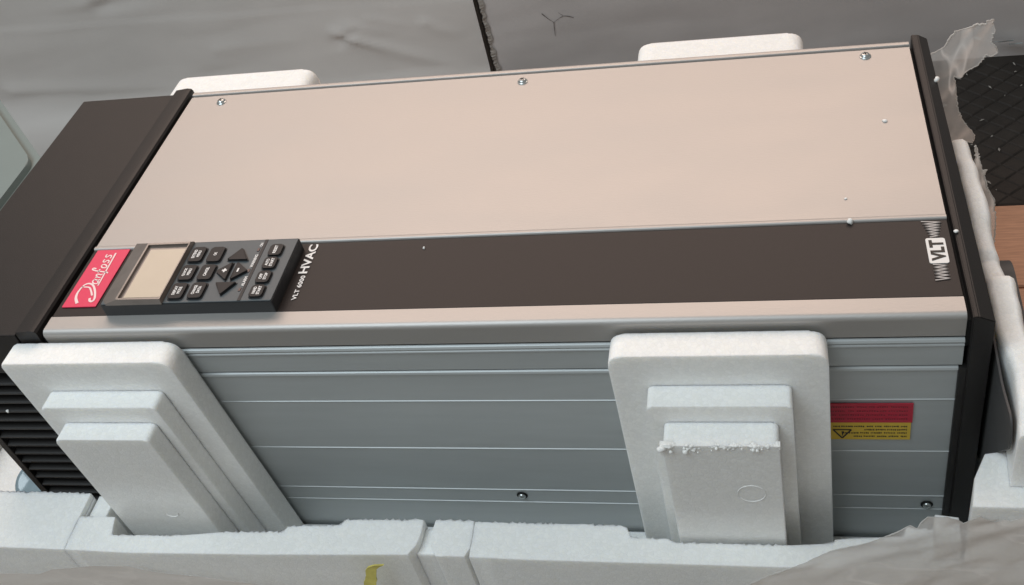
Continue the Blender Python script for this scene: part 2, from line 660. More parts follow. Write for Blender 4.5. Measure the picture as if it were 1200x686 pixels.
FOLDS = [(-0.040, -0.196, 0.110, -0.262, 0.011, 0.0085), (-0.040, -0.205, 0.055, -0.283, 0.011, -0.008), (-0.030, -0.216, 0.070, -0.290, 0.011, 0.007),
         (-0.020, -0.186, 0.060, -0.208, 0.012, 0.004),
         (-0.036, -0.201, -0.010, -0.192, 0.004, -0.006), (-0.037, -0.199, 0.020, -0.222, 0.0035, 0.0045),
         (0.010, -0.175, 0.075, -0.196, 0.006, 0.0025), (0.085, -0.19, 0.125, -0.215, 0.008, 0.0035),
         (-0.22, -0.205, -0.10, -0.20, 0.010, 0.0025), (-0.25, -0.245, -0.16, -0.235, 0.012, -0.003),
         (-0.37, -0.122, -0.27, -0.112, 0.010, -0.006), (-0.37, -0.112, -0.44, -0.120, 0.012, 0.004),
         (-0.58, -0.250, -0.30, -0.262, 0.016, 0.006), (-0.60, -0.292, -0.38, -0.287, 0.014, -0.006)]


def wall_y(x, z):
    y = 0
    for f in FOLDS:
        y -= fold(x, z, *f)
    w = Vector((x * 3.0 + z * 5.0, z * 16 - x * 2.2, 8.4))
    y -= 0.0022 * (abs(noise.noise(w)) + .4 * abs(noise.noise(w * 2.3)))
    y -= 0.007 * noise.noise(Vector((x * 2.2, z * 3.5, 4.2))) + 0.0018 * noise.noise(Vector((x * 9, z * 14, 1.2)))
    return WY + y


def panel(x0, x1, lean, mats, name, label):
    t = thing(name, label, 'panel', ((x0 + x1) / 2, WY, -H))
    bm = bmesh.new()
    xs = [x0 + (x1 - x0) * i / int((x1 - x0) / .006) for i in range(int((x1 - x0) / .006) + 1)]
    zs = [-H + .045 + k * .005 for k in range(int(0.37 / .005))] if lean == 0 else [-H - .002 + k * .005 for k in range(int(0.42 / .005))]
    g = []
    for z in zs:
        row = []
        for x in xs:
            # seam line: the sheet steps back a touch above its long crease
            zc = -0.157 + 0.0195 * (0.12 - x)
            step = 0.0016 / (1 + math.exp(-(z - zc) / 0.0007)) if lean == 0 else 0
            row.append(bm.verts.new((x, wall_y(x, z) + step, z)))
        g.append(row)
    for i in range(len(zs) - 1):
        for j in range(len(xs) - 1):
            f = bm.faces.new((g[i][j], g[i][j + 1], g[i + 1][j + 1], g[i + 1][j]))
            f.smooth = True
    if lean == 0:                                   # the lining turns forward in a soft curve onto the floor
        prev = g[0]
        for k in range(1, 46):
            a = min(k / 12, 1) * math.pi / 2
            dy = 0.043 * (1 - math.cos(a)) + max(0, k - 12) * .007
            zz = -H + .045 - 0.042 * math.sin(a)
            row = [bm.verts.new((v.co.x, v.co.y - dy - .003 * noise.noise(Vector((v.co.x * 6, k * .2, 3))), zz + .002 * noise.noise(Vector((v.co.x * 7, k * .25, 0))) * min(1, k / 12))) for v in g[0]]
            for j in range(len(xs) - 1):
                f = bm.faces.new((row[j], row[j + 1], prev[j + 1], prev[j]))
                f.smooth = True
            prev = row
    obj('sheet', bm, mats, t, recalc=True)
    bm = bmesh.new()
    box(bm, x0 + .001, x1 - .001, WY + .016, WY + .03, -H - .001, 0.11)
    obj('backing', bm, CARD, t)
    return t


pl = panel(-1.25, 0.1575, 0, WALLM, 'lining_panel', 'wide grey creased lining panel left of the torn gap')
pr_ = panel(0.1680, 1.45, 1, WALLM2, 'lining_panel', 'grey scuffed lining panel right of the torn gap')
bm = bmesh.new()
box(bm, 0.12, 0.20, WY + .05, WY + .06, -H, 0.11)
obj('gap_backing', bm, mat('dark_brown_board', (0.035, 0.022, 0.017), 0.8), pr_)
# torn pale fringe along the right panel's edge
bm = bmesh.new()
rr = random.Random(11)
prev = None
z = -0.285
while z < -0.09:
    w = 0.0012 + 0.003 * max(0, noise.noise(Vector((0, 0, z * 60)))) + rr.uniform(0, .0018)
    yy = wall_y(0.168, z)
    cur = (bm.verts.new((0.1690 + 0.0035 * noise.noise(Vector((3, 0, z * 80))) + .002, yy - 0.002, z)), bm.verts.new((0.1685 - w, yy - 0.004 - rr.uniform(0, .003), z + rr.uniform(-.001, .001))))
    if prev:
        bm.faces.new((prev[0], prev[1], cur[1], cur[0]))
    prev = cur
    z += 0.0022
obj('torn_edge', bm, CARD, pr_)
# branching scuff and peeled flakes on the right panel
bm = bmesh.new()


def wall_stroke(bm, pts, w):
    P = smooth_path([(p[0], p[1], 0) for p in pts], 5)
    pr = None
    for i, p in enumerate(P):
        d = (P[min(i + 1, len(P) - 1)] - P[max(i - 1, 0)]).normalized()
        n = Vector((-d.y, d.x))
        ww = 0.6 * w * (1 - .8 * i / len(P)) * random.uniform(.6, 1.3)
        a = (p.x + n.x * ww, p.y + n.y * ww)
        b = (p.x - n.x * ww, p.y - n.y * ww)
        cur = [bm.verts.new((q[0], wall_y(q[0], q[1]) - .0012, q[1])) for q in (a, b)]
        if pr:
            bm.faces.new((pr[0], pr[1], cur[1], cur[0]))
        pr = cur


wall_stroke(bm, [(0.244, -0.190), (0.252, -0.199), (0.258, -0.204)], .0014)
wall_stroke(bm, [(0.285, -0.199), (0.272, -0.196), (0.258, -0.204)], .0009)
wall_stroke(bm, [(0.272, -0.196), (0.266, -0.190)], .0006)
wall_stroke(bm, [(0.258, -0.204), (0.257, -0.212), (0.256, -0.226)], .0012)
obj('scuff_mark', bm, SMUDGE, pr_)
for (fx, fz, s) in ((0.812, -0.2745, 0.012), (0.824, -0.2800, 0.009), (0.780, -0.268, 0.004)):
    bm = bmesh.new()
    ring = []
    for k in range(9):
        a = 2 * math.pi * k / 9
        ring.append(bm.verts.new((fx + s * math.cos(a) * rr.uniform(.7, 1.2), WY - .010 - .006 * math.sin(a) - rr.uniform(0, .003), fz + s * .38 * math.sin(a) * rr.uniform(.6, 1.3))))
    c = bm.verts.new((fx, WY - .012, fz))
    for k in range(9):
        bm.faces.new((ring[k], ring[(k + 1) % 9], c))
    obj('peeled_flake', bm, mat('flake_paint', (0.42, 0.47, 0.47), 0.35, var=.3, vscale=200), pr_)

# ------------------------------------------------------------------ drive cabinet lying on its back
cab = thing('drive_cabinet', 'long silver and black electronic drive cabinet lying on its back with keypad', 'cabinet', (L / 2, W / 2, -H + 0.02))

# front cover: silver sheet with rounded long edges
def cover_profile(y0, y1, near_edge, far_edge):
    p = []
    if near_edge:
        r = 0.0042
        p += [(0.004, -0.0190), (0.0004, -0.0190)]
        for k in range(9):
            a = math.pi - k / 8 * math.pi / 2
            p.append((r + r * math.cos(a), -r + r * math.sin(a)))
    else:
        p += [(y0, -0.008), (y0, -0.0006), (y0 + .0006, 0.0)]
    if far_edge:
        r = 0.0030
        for k in range(7):
            a = math.pi / 2 - k / 6 * math.pi / 2
            p.append((y1 - r + r * math.cos(a), -r + r * math.sin(a)))
        p += [(y1, -0.0190), (y1 - .004, -0.0190)]
    else:
        p += [(y1 - .0006, 0.0), (y1, -0.0006), (y1, -0.008)]
    return p


cover = bmesh.new()
prism(cover, cover_profile(0, 0.0163, True, False), 0.0005, L - 0.0005, 'x')
prism(cover, cover_profile(0.0866, 0.2928, False, False), 0.0005, L - 0.0005, 'x')
prism(cover, [(0.2929, -0.0040), (0.2933, -0.0040), (0.2936, 0.0009), (0.2944, 0.0015), (0.2975, 0.0015), (0.2990, 0.0008), (0.3000, -0.0010), (0.3000, -0.0190), (0.2928, -0.0190)], 0.0005, L - 0.0005, 'x')
# narrow raised bead along the dark strip and along the far edge
prism(cover, [(0.0868, -0.0001), (0.0871, 0.0007), (0.0880, 0.0012), (0.0900, 0.0010), (0.0916, -0.0001)], 0.0005, L - 0.0005, 'x')
front_cover = obj('front_cover', cover, ALU, cab, smooth=True, angle=50)
bm = bmesh.new()
box(bm, 0.0005, L - 0.0005, 0.0165, 0.0864, -0.008, -0.0004, 0.0002, 1)
strip = obj('dark_strip', bm, STRIP, cab)

# side panel: one extrusion with a seam, two bright beads and four fine steps
prof = [(0.03, -0.0200), (0.008, -0.0200), (0.008, -0.0275), (0.0016, -0.0212), (-0.0002, -0.0220), (-0.0010, -0.0234), (-0.0008, -0.0242), (0.0004, -0.0246),
        (0.0004, -0.0254), (-0.0006, -0.0262), (-0.0009, -0.0270), (0.0002, -0.0279), (0.0002, -0.0462), (0.0070, -0.0464), (0.0070, -0.0540), (0.0012, -0.0478), (-0.0004, -0.0485),
        (-0.0010, -0.0498), (-0.0010, -0.0503), (0.0002, -0.0514)]
y = 0.0002
for zl in (-0.0803, -0.1375, -0.1913, -0.2081):
    prof += [(y, zl), (y - 0.0006, zl - 0.0004), (y - 0.0006, zl - 0.0008)]
    prof += [(y, zl - 0.0022)]
prof += [(y, -0.262), (y + 0.006, -0.283), (0.03, -0.283)]
bm = bmesh.new()
prism(bm, prof, -0.001, L - 0.0004, 'x')
side = obj('side_panel', bm, ALU_SIDE, cab, smooth=True, angle=28)
bm = bmesh.new()
box(bm, 0.0, L - 0.001, 0.0301, W - 0.012, -0.284, -0.0085, 0)
obj('inner_body', bm, DARKGAP, cab)
bm = bmesh.new()
box(bm, 0.0, L - 0.001, W - 0.0118, W - 0.001, -0.283, -0.0195, 0.001)
obj('back_panel', bm, ALU_SIDE, cab)

# screws
def screw_top(x, y, ang):
    bm = bmesh.new()
    lathe(bm, [(0.0046, -0.0003), (0.0046, 0.0005), (0.0043, 0.0008), (0.0036, 0.0008), (0.0035, 0.0016), (0.0030, 0.0024), (0.0018, 0.0030), (0.0004, 0.0032)], (x, y, 0), 'z', 20, 0)
    for k in range(2):
        b = bmesh.new()
        box(b, -0.0019, 0.0019, -0.0004, 0.0004, 0.0026, 0.00335, 0, 1, 1)
        bmesh.ops.rotate(b, verts=b.verts, cent=(0, 0, 0), matrix=Matrix.Rotation(ang + k * math.pi / 2, 3, 'Z'))
        merge(bm, b, 1, lambda v: v + Vector((x, y, 0)))
    return obj('screw', bm, [ZINC, DARKGAP], cab, recalc=False)


for x, y, a in ((0.0348, 0.2815, .4), (0.3213, 0.2808, 1.0), (0.6066, 0.2830, .2)):
    screw_top(x, y, a)
for x, z in ((0.3254, -0.1993), (0.6284, -0.2024)):
    bm = bmesh.new()
    lathe(bm, [(0.0044, 0.0), (0.0044, 0.0004), (0.0036, 0.0006)], (x, 0.0000, z), 'y', 18, 1, -1)
    lathe(bm, [(0.0030, 0.0005), (0.0029, 0.0016), (0.0018, 0.0026), (0.0003, 0.0029)], (x, 0.0000, z), 'y', 18, 0, -1)
    obj('screw', bm, [ZINC, DARKGAP], cab, recalc=False)

# right end cap: black moulding with a chamfer running along its outer edge
bm = bmesh.new()
b = bmesh.new()
z1, zb = 0.0024, -0.262
ya, yb = -0.0040, W + 0.0062
sec_near = [(L + .0022, z1), (L + .0055, z1), (L + .0150, z1 - .0045)]
sec_far = [(L + .0022, z1), (L + .0075, z1), (L + .0150, z1 - .0045)]
vt = []
for yy, sec in ((ya + .0, sec_near), (yb, sec_far)):
    ring = [b.verts.new((x, yy, z)) for x, z in sec]
    ring += [b.verts.new((L + .0150, yy, zb)), b.verts.new((L + .0022, yy, zb))]
    vt.append(ring)
for i in range(5):
    b.faces.new((vt[0][i], vt[0][(i + 1) % 5], vt[1][(i + 1) % 5], vt[1][i]))
b.faces.new(vt[0])
b.faces.new(list(reversed(vt[1])))
bmesh.ops.recalc_face_normals(b, faces=b.faces)
bmesh.ops.bevel(b, geom=list(b.edges), offset=0.0006, segments=2, affect='EDGES')
merge(bm, b)
box(bm, L - .0026, L + .0030, -0.0022, 0.004, -0.258, -0.0475, 0.0008)     # return lip over the side panel
rc = obj('end_cap', bm, CAPM, cab, smooth=True, angle=25)
rc['label'] = 'narrow black end cap at the right end'

# left end cap: deep black hood with a raised rib and louvred front
bm = bmesh.new()
x0, xr = -0.1195, -0.0012
box(bm, x0 + .001, -0.0195, 0.013, W, -0.270, -0.0442, 0.0015)
# front face frame: tapered left post, top lip, back wall behind the louvres
prism(bm, [(-0.1195, -0.0010), (-0.0224, -0.0010), (-0.0224, -0.0440), (-0.1172, -0.0440)], -0.0010, W + .001, 'y', 0.0012)
prism(bm, [(-0.1171, -0.0436), (-0.1105, -0.0436), (-0.1020, -0.255), (-0.1085, -0.255)], -0.0010, 0.0121, 'y', 0.0006)
box(bm, -0.0250, -0.0005, -0.0006, 0.0122, -0.258, -0.0436, 0.0006)
box(bm, -0.1080, -0.0005, -0.0008, 0.0121, -0.270, -0.2360, 0.0006)
# rib next to the silver cover
prism(bm, [(-0.0208, -0.001), (-0.0206, 0.0016), (-0.0085, 0.0030), (-0.0046, 0.0022), (-0.0034, 0.0002), (-0.0034, -0.0438), (-0.0208, -0.0438)], -0.0008, W + .0042, 'y', 0.0)
lc = obj('end_cap', bm, CAPM, cab, smooth=True, angle=25)
lc['label'] = 'deep black louvred end cap at the left end'
k = 0
z = -0.0530
while z > -0.232:
    t = (-z - 0.0436) / 0.2114
    xl = -0.1100 + 0.0085 * t
    bm = bmesh.new()
    prism(bm, [(0.0118, z - 0.0008), (0.0006, z - 0.0042), (-0.0006, z - 0.0048), (-0.0006, z - 0.0062), (0.0010, z - 0.0066), (0.0118, z - 0.0034)], xl, -0.0252, 'x')
    obj('louvre_slat', bm, CAPM, lc)
    z -= 0.01135
bm = bmesh.new()
box(bm, -0.0226, 0.0004, 0.002, W - .001, -0.03, -0.0075)
obj('gasket', bm, DARKGAP, cab)
bm = bmesh.new()
box(bm, L - 0.0004, L + 0.0030, 0.002, W - .001, -0.03, -0.0060)
obj('gasket', bm, DARKGAP, cab)

# printed brand plate left of the keypad
bm = bmesh.new()
prism(bm, rpoly([(0.0043, 0.0250), (0.0330, 0.0250), (0.0330, 0.0862), (0.0043, 0.0862)], 0.0006, 2), -0.0003, 0.0006, 'z', 0.0002)
plate = obj('brand_plate', bm, RED, cab)
bm = bmesh.new()
zt = 0.0007
ribbon(bm, [(0.0158, 0.0285), (0.0122, 0.0335), (0.0106, 0.0385), (0.0107, 0.0425), (0.0113, 0.0462)], 0.0024, zt, w1=0.0012)
ribbon(bm, [(0.0113, 0.0455), (0.0128, 0.0482), (0.0160, 0.0490), (0.0200, 0.0470), (0.0240, 0.0420), (0.0272, 0.0360), (0.0284, 0.0318), (0.0272, 0.0300), (0.0250, 0.0312), (0.0240, 0.0336)], 0.0014, zt, w1=0.0019)
ribbon(bm, [(0.0128, 0.0455), (0.0178, 0.0448), (0.0212, 0.0412), (0.0246, 0.0362)], 0.0011, zt, w1=0.0015)


def script(strokes, s0, base, sx=1.0, sy=1.0, w=0.0011):
    for st in strokes:
        ribbon(bm, [(base - t * sy, s0 + (s + 0.22 * t) * sx) for s, t in st], w, zt)


mm = 0.001
A_ = [[(4.4 * mm, 4.6 * mm), (2.4 * mm, 5.6 * mm), (0.5 * mm, 3.6 * mm), (0.8 * mm, 0.8 * mm), (2.4 * mm, 0.3 * mm), (4.2 * mm, 2.2 * mm)], [(4.6 * mm, 5.6 * mm), (4.3 * mm, 1.2 * mm), (5.6 * mm, 0.6 * mm)]]
N_ = [[(0.4 * mm, 5.2 * mm), (0.8 * mm, 0.3 * mm)], [(0.8 * mm, 3.0 * mm), (2.6 * mm, 5.4 * mm), (3.8 * mm, 4.4 * mm), (3.6 * mm, 1.2 * mm), (4.8 * mm, 0.6 * mm)]]
F_ = [[(3.4 * mm, 8.6 * mm), (3.6 * mm, 11.4 * mm), (2.2 * mm, 11.6 * mm), (1.4 * mm, 8.0 * mm), (1.6 * mm, -1.0 * mm), (1.4 * mm, -3.4 * mm), (0.6 * mm, -3.2 * mm)], [(0.0, 5.0 * mm), (3.6 * mm, 5.2 * mm)]]
O_ = [[(2.6 * mm, 5.6 * mm), (0.6 * mm, 3.8 * mm), (1.0 * mm, 0.6 * mm), (3.2 * mm, 0.8 * mm), (4.0 * mm, 3.8 * mm), (2.6 * mm, 5.6 * mm)]]
S_ = [[(4.0 * mm, 5.4 * mm), (1.6 * mm, 5.6 * mm), (1.2 * mm, 4.0 * mm), (3.4 * mm, 2.4 * mm), (2.8 * mm, 0.5 * mm), (0.4 * mm, 0.5 * mm)]]
script(A_, 0.0478, 0.0230)
script(N_, 0.0543, 0.0226)
script(F_, 0.0597, 0.0224, 1.0, 1.0, 0.0012)
script(O_, 0.0648, 0.0220)
script(S_, 0.0702, 0.0214)
script(S_, 0.0758, 0.0208)
ribbon(bm, [(0.0243, 0.0466), (0.0225, 0.0822)], 0.0011, zt, smooth=False, w1=0.0014)
obj('plate_lettering', bm, PINKW, plate, recalc=False)

# keypad (control panel)
bm = bmesh.new()
zt = 0.0115
case = rpoly([(0.0462, 0.0158), (0.1822, 0.0158), (0.1828, 0.0800), (0.0462, 0.0800)], 0.0012, 3)
prism(bm, case, -0.0002, 0.0106, 'z', 0.0, 1, 1)
prism(bm, rpoly([(0.0467, 0.0163), (0.1817, 0.0163), (0.1823, 0.0795), (0.0467, 0.0795)], 0.0012, 3), 0.0106, zt, 'z', 0.0007, 2, 0)
lcp = obj('control_panel', bm, [LCPM, LCPSIDE], cab)
# display: clear raised bezel with sloping left side, inner frame and screen
bm = bmesh.new()
b = bmesh.new()
lo = [(0.0482, 0.0195), (0.0520, 0.0150), (0.0972, 0.0150), (0.0972, 0.0788), (0.0482, 0.0788)]
hi = [(0.0606, 0.0176), (0.0616, 0.0166), (0.0966, 0.0163), (0.0966, 0.0755), (0.0606, 0.0755)]
A = [b.verts.new((x, y, 0.0114)) for x, y in lo]
A2 = [b.verts.new((x, y, 0.0130)) for x, y in lo]
B = [b.verts.new((x, y, 0.0158)) for x, y in hi]
ins = [(0.0620, 0.0186), (0.0626, 0.0180), (0.0958, 0.0180), (0.0958, 0.0738), (0.0620, 0.0738)]
C = [b.verts.new((x, y, 0.0158)) for x, y in ins]
D = [b.verts.new((x, y, 0.0138)) for x, y in ins]
for i in range(5):
    j = (i + 1) % 5
    for P, Q in ((A, A2), (A2, B), (B, C), (C, D)):
        b.faces.new((P[i], P[j], Q[j], Q[i]))
b.faces.new(D)
b.faces.new(A)
merge(bm, b)
bez = obj('display_window', bm, BEZEL, lcp)
bm = bmesh.new()
box(bm, 0.0650, 0.0950, 0.0200, 0.0700, 0.0136, 0.01405, 0.0001, 1)
obj('display_screen', bm, SCREEN, bez)


def key_top(pts, r, legend, h=0.0022):
    bm = bmesh.new()
    c = sum((Vector(p) for p in pts), Vector((0, 0))) / len(pts)
    prism(bm, rpoly([tuple(c + (Vector(p) - c) * 1.10) for p in pts], r * 1.1, 4), zt - .0001, zt + 0.0006, 'z', 0.0003, 1, 2)
    prism(bm, rpoly(pts, r, 4), zt + 0.0004, zt + h, 'z', 0.0007, 2, 0)
    n = len(legend)
    for i, s in enumerate(legend):
        wdt = min(0.0088, 0.00155 * len(s) + 0.0005) if s not in '+-' else 0.0038
        xc = c.x + (i - (n - 1) / 2) * 0.0036
        if s in ('+', '-'):
            ribbon(bm, [(c.x, c.y - .0019), (c.x, c.y + .0019)], .0013, zt + h + .0001, smooth=False, mi=1)
            if s == '+':
                ribbon(bm, [(c.x - .0019, c.y), (c.x + .0019, c.y)], .0013, zt + h + .0002, smooth=False, mi=1)
        else:
            text_top(bm, s, c.y - wdt / 2, c.y + wdt / 2, xc + 0.00125, xc - 0.00125, zt + h + .0002, 0.035, 1)
    return obj('key', bm, [KEYM, WHITE, LCPSIDE], lcp, recalc=False)


def rkey(x, y, sx, sy, legend):
    key_top([(x - sx, y - sy), (x + sx, y - sy), (x + sx, y + sy), (x - sx, y + sy)], 0.0022, legend)


rkey(0.1058, 0.0640, .0056, .0076, ['EXTEND', 'MENU'])
rkey(0.1214, 0.0634, .0056, .0076, ['OK'])
rkey(0.1058, 0.0450, .0056, .0076, ['QUICK', 'MENU'])
rkey(0.1213, 0.0448, .0056, .0076, ['CANCEL'])
rkey(0.1057, 0.0264, .0056, .0076, ['DISPLAY', 'MODE'])
rkey(0.1211, 0.0265, .0056, .0076, ['CHANGE', 'DATA'])
for y, lg in ((0.0660, ['RESET']), (0.0525, ['AUTO', 'START']), (0.0382, ['OFF', 'STOP']), (0.0243, ['HAND', 'START'])):
    rkey(0.1690, y, .0051, .0057, lg)
key_top([(0.1412, 0.0692), (0.1330, 0.0572), (0.1496, 0.0568)], 0.0008, [])
key_top([(0.1286, 0.0453), (0.1394, 0.0362), (0.1394, 0.0545)], 0.0012, ['+'])
key_top([(0.1538, 0.0453), (0.1430, 0.0545), (0.1430, 0.0362)], 0.0012, ['-'])
key_top([(0.1412, 0.0216), (0.1494, 0.0336), (0.1330, 0.0336)], 0.0008, [])
bm = bmesh.new()
box(bm, 0.1556, 0.1582, 0.0166, 0.0792, zt - .0006, zt + .0003, 0.0001, 1)
obj('divider_groove', bm, LCPSIDE, lcp)
for y, s in ((0.0735, 'ON'), (0.0563, 'WARNING'), (0.0355, 'ALARM')):
    bm = bmesh.new()
    wd_ = 0.0019 * len(s)
    text_top(bm, s, y - wd_ / 2, y + wd_ / 2, 0.1558, 0.1534, zt + .0004, 0.03)
    obj('lamp_caption', bm, WHITE, lcp, recalc=False)
    bm = bmesh.new()
    box(bm, 0.1528, 0.1548, y - wd_ / 2 - .0050, y - wd_ / 2 - .0016, zt - .0002, zt + .0005, .0002, 1)
    obj('indicator_lamp', bm, mat('lamp_lens', (0.06, 0.03, 0.03), 0.3), lcp)

# print on the dark strip
bm = bmesh.new()
text_top(bm, 'VLT 6000', 0.0268, 0.0512, 0.1933, 0.1896, 0.0002, 0.02)
text_top(bm, 'HVAC', 0.0535, 0.0842, 0.1934, 0.1862, 0.0002, 0.030)
obj('printed_name', bm, WHITE, cab, recalc=False)
bm = bmesh.new()
prism(bm, rpoly([(0.6255, 0.0450), (0.6376, 0.0450), (0.6376, 0.0682), (0.6255, 0.0682)], 0.0018, 4), -0.0005, 0.0002, 'z', 0, 1, 0)
text_top(bm, 'VLT', 0.0470, 0.0662, 0.6362, 0.6272, 0.0004, 0.045, 1)
N = 10
for a, b_, w0, w1 in ((0.0692, 0.0845, 0.0058, 0.0132), (0.0440, 0.0300, 0.0088, 0.0094)):
    n = 6 if a > .06 else 5
    pts = []
    for i in range(2 * n + 1):
        t = i / (2 * n)
        w = w0 + (w1 - w0) * t
        cx = 0.6315 if a > .06 else 0.6316
        pts.append((cx + (w / 2 if i % 2 else -w / 2), a + (b_ - a) * t))
    for i in range(len(pts) - 1):
        ribbon(bm, pts[i:i + 2], 0.00085, 0.0001, smooth=False, mi=2)
obj('printed_emblem', bm, [WHITE, LBLINK, GREYP], cab, recalc=False)

# warning label on the side panel, printed upside down as the cabinet lies
bm = bmesh.new()
box(bm, 0.5530, 0.6140, -0.0012, -0.0006, -0.1042, -0.0838, 0, 1, 0)
box(bm, 0.5530, 0.6132, -0.0012, -0.0006, -0.1230, -0.1043, 0, 1, 1)
rr = random.Random(21)


def ink(bm, x0, x1, z0, z1, mi):
    vs = [bm.verts.new(p) for p in ((x0, -.0014, z0), (x1, -.0014, z0), (x1, -.0014, z1), (x0, -.0014, z1))]
    f = bm.faces.new(vs)
    f.material_index = mi


for r_, zc in enumerate((-0.1082, -0.1118, -0.1154, -0.1192)):
    x = 0.6108
    xe = (0.5640, 0.5870, 0.5700, 0.5790)[r_]
    while x > xe:
        wl = rr.uniform(.0035, .0075)
        xx = x
        while xx > x - wl:                                   # broken strokes of small print
            s = rr.uniform(.0005, .0010)
            ink(bm, xx - s, xx, zc - rr.uniform(.0005, .0009), zc + rr.uniform(.0005, .0009), 2)
            xx -= s + rr.uniform(.00025, .0005)
        x -= wl + .0013
for r_, zc in enumerate((-0.0872, -0.0915, -0.0958, -0.1000)):
    x = 0.6105
    while x > 0.556:
        wl = rr.uniform(.003, .008)
        xx = x
        while xx > x - wl:
            s = rr.uniform(.0006, .0011)
            ink(bm, xx - s, xx, zc - rr.uniform(.0004, .0009), zc + rr.uniform(.0004, .0009), 3)
            xx -= s + rr.uniform(.0004, .0008)
        x -= wl + .0016
# triangle sign pointing down
T = [(0.5625, -0.1118), (0.5745, -0.1118), (0.5685, -0.1212)]
for i in range(3):
    p, q = Vector(T[i]), Vector(T[(i + 1) % 3])
    d = (q - p).normalized()
    n = Vector((-d.y, d.x)) * .0006
    f = bm.faces.new([bm.verts.new((v.x, -.00145, v.y)) for v in (p + n, q + n, q - n, p - n)])
    f.material_index = 2
f = bm.faces.new([bm.verts.new((x, -.0015, z)) for x, z in ((0.5680, -0.1136), (0.5698, -0.1136), (0.5686, -0.1192))])
f.material_index = 2
obj('warning_label', bm, [LBLRED, LBLYEL, LBLINK, mat('label_red_print', (0.17, 0.008, 0.02), 0.5)], cab)

# ------------------------------------------------------------------ polystyrene pads
def pad(x0, x1, steps, taper, label, seed, chipped=False):
    """moulded corner pad: a plate against the cabinet, two stepped pads on its front"""
    t = thing('foam_pad', label, 'foam pad', ((x0 + x1) / 2, -0.03, -0.252), 'moulded foam pads along the near side')
    bm = bmesh.new()

    def lean(v):
        return Vector((v.x + taper * max(0, -v.z - 0.009) * (1 if v.x > (x0 + x1) / 2 else 0.55), v.y, v.z))
    rt = 0.011
    prnd = random.Random(seed)

    def rough(pts):
        out = []
        for i in range(len(pts)):
            p, q = pts[i], pts[(i + 1) % len(pts)]
            out += jitter_line(p, q, .0028, .00026, prnd) if min(p[1], q[1]) > -0.02 else [Vector(p)]
        return out
    prism(bm, rough(rpoly([(x0, -0.2435), (x1, -0.2435), (x1, -0.0078), (x0, -0.0078)], [0, 0, rt, rt * (1 if chipped else .35)], 6)), -0.0227, -0.0030, 'y', 0.0016, 2, 0, lean)
    yb = -0.0226
    for (a, b_, zt_, yf) in steps:
        prism(bm, rpoly([(a, -0.243), (b_, -0.243), (b_, zt_), (a, zt_)], [0, 0, .004, .004], 4), yf, yb, 'y', 0.0016, 3, 0, lean)
        yb = yf + .0002
    yl = steps[-1][3]
    for f in bm.faces:                               # the outermost moulded face has a smooth fused skin
        if all(v.co.y < yl + .0004 for v in f.verts):
            f.material_index = 1
    body = obj('pad_body', bm, [EPS, SKIN], t, smooth=True, angle=40)
    return t


p1 = pad(-0.0265, 0.1085, [(-0.0025, 0.0900, -0.0388, -0.0382), (0.0080, 0.0822, -0.0562, -0.0536)], 0.075, 'stepped white foam pad by the keypad end of the cabinet', 1)
p2 = pad(0.4207, 0.5587, [(0.4440, 0.5355, -0.0366, -0.0398), (0.4537, 0.5260, -0.0525, -0.0583)], 0.012, 'stepped white foam pad with crumbled ledge, left of the warning label', 2, True)
# moulded ejector rings on the pad faces
for px, pz, py, rad, par in ((0.5072, -0.1037, -0.0583, 0.0090, p2), (0.0640, -0.1480, -0.0536, 0.0060, p1)):
    bm = bmesh.new()
    n = 22
    rings = []
    for k in range(n + 1):
        a = (0.1 if par is p2 else math.pi * 1.05) + (2 * math.pi * 0.98 if par is p2 else math.pi * .9) * k / n
        w = .00035 * (1 + .5 * noise.noise(Vector((k * .7, px * 50, 0))))
        c = Vector((px + rad * math.cos(a), py, pz + rad * math.sin(a)))
        d = Vector((math.cos(a), 0, math.sin(a)))
        rings.append([bm.verts.new(c - d * w + Vector((0, .0002, 0))), bm.verts.new(c + Vector((0, -.0004, 0))), bm.verts.new(c + d * w + Vector((0, .0002, 0)))])
    for k in range(n):
        for j in range(2):
            bm.faces.new((rings[k][j], rings[k][j + 1], rings[k + 1][j + 1], rings[k + 1][j]))
    obj('mould_ring', bm, BEAD, par, smooth=True)
# crumbled beads along the worn ledge of the right pad
bm = bmesh.new()
rr = random.Random(5)
nu, nv = 170, 26
grid = []
for i in range(nu + 1):
    u = i / nu
    x = 0.4522 + 0.0750 * u
    dep = 0.0035 + 0.0050 * max(0, noise.noise(Vector((u * 7, 1.3, 0))) + .35) + (0.003 if u < .3 else 0)
    row = []
    for k in range(nv + 1):
        t = k / nv
        # runs over the ledge: back on the top face, round the worn edge, down the front
        if t < .35:
            base = Vector((x, -0.0583 + .004 * (1 - t / .35), -0.0526))
            nrm = Vector((0, -.25, 1)).normalized()
        else:
            q = (t - .35) / .65
            base = Vector((x, -0.0583, -0.0526 - dep * q))
            nrm = Vector((0, -1, .45 * (1 - q)))
        d = noise.voronoi(Vector((x * 420, base.y * 420, base.z * 420)))[0][0]
        lump = noise.noise(Vector((x * 130, base.z * 130, 3.1))) * .5 + noise.noise(Vector((x * 330, base.z * 330, 9))) * .4
        fade = math.sin(math.pi * min(1, max(0, t))) ** .7
        h = fade * (0.0010 * max(0, 1 - d * 1.3) + 0.0026 * lump * (1.5 if u < .3 else .9)) - .0003
        row.append(bm.verts.new(base + nrm * (h + (.0006 * noise.noise(Vector((x * 90, 4, 0))) if .2 < t < .6 else 0)))) 
    grid.append(row)
for i in range(nu):
    for k in range(nv):
        f = bm.faces.new((grid[i][k], grid[i][k + 1], grid[i + 1][k + 1], grid[i + 1][k]))
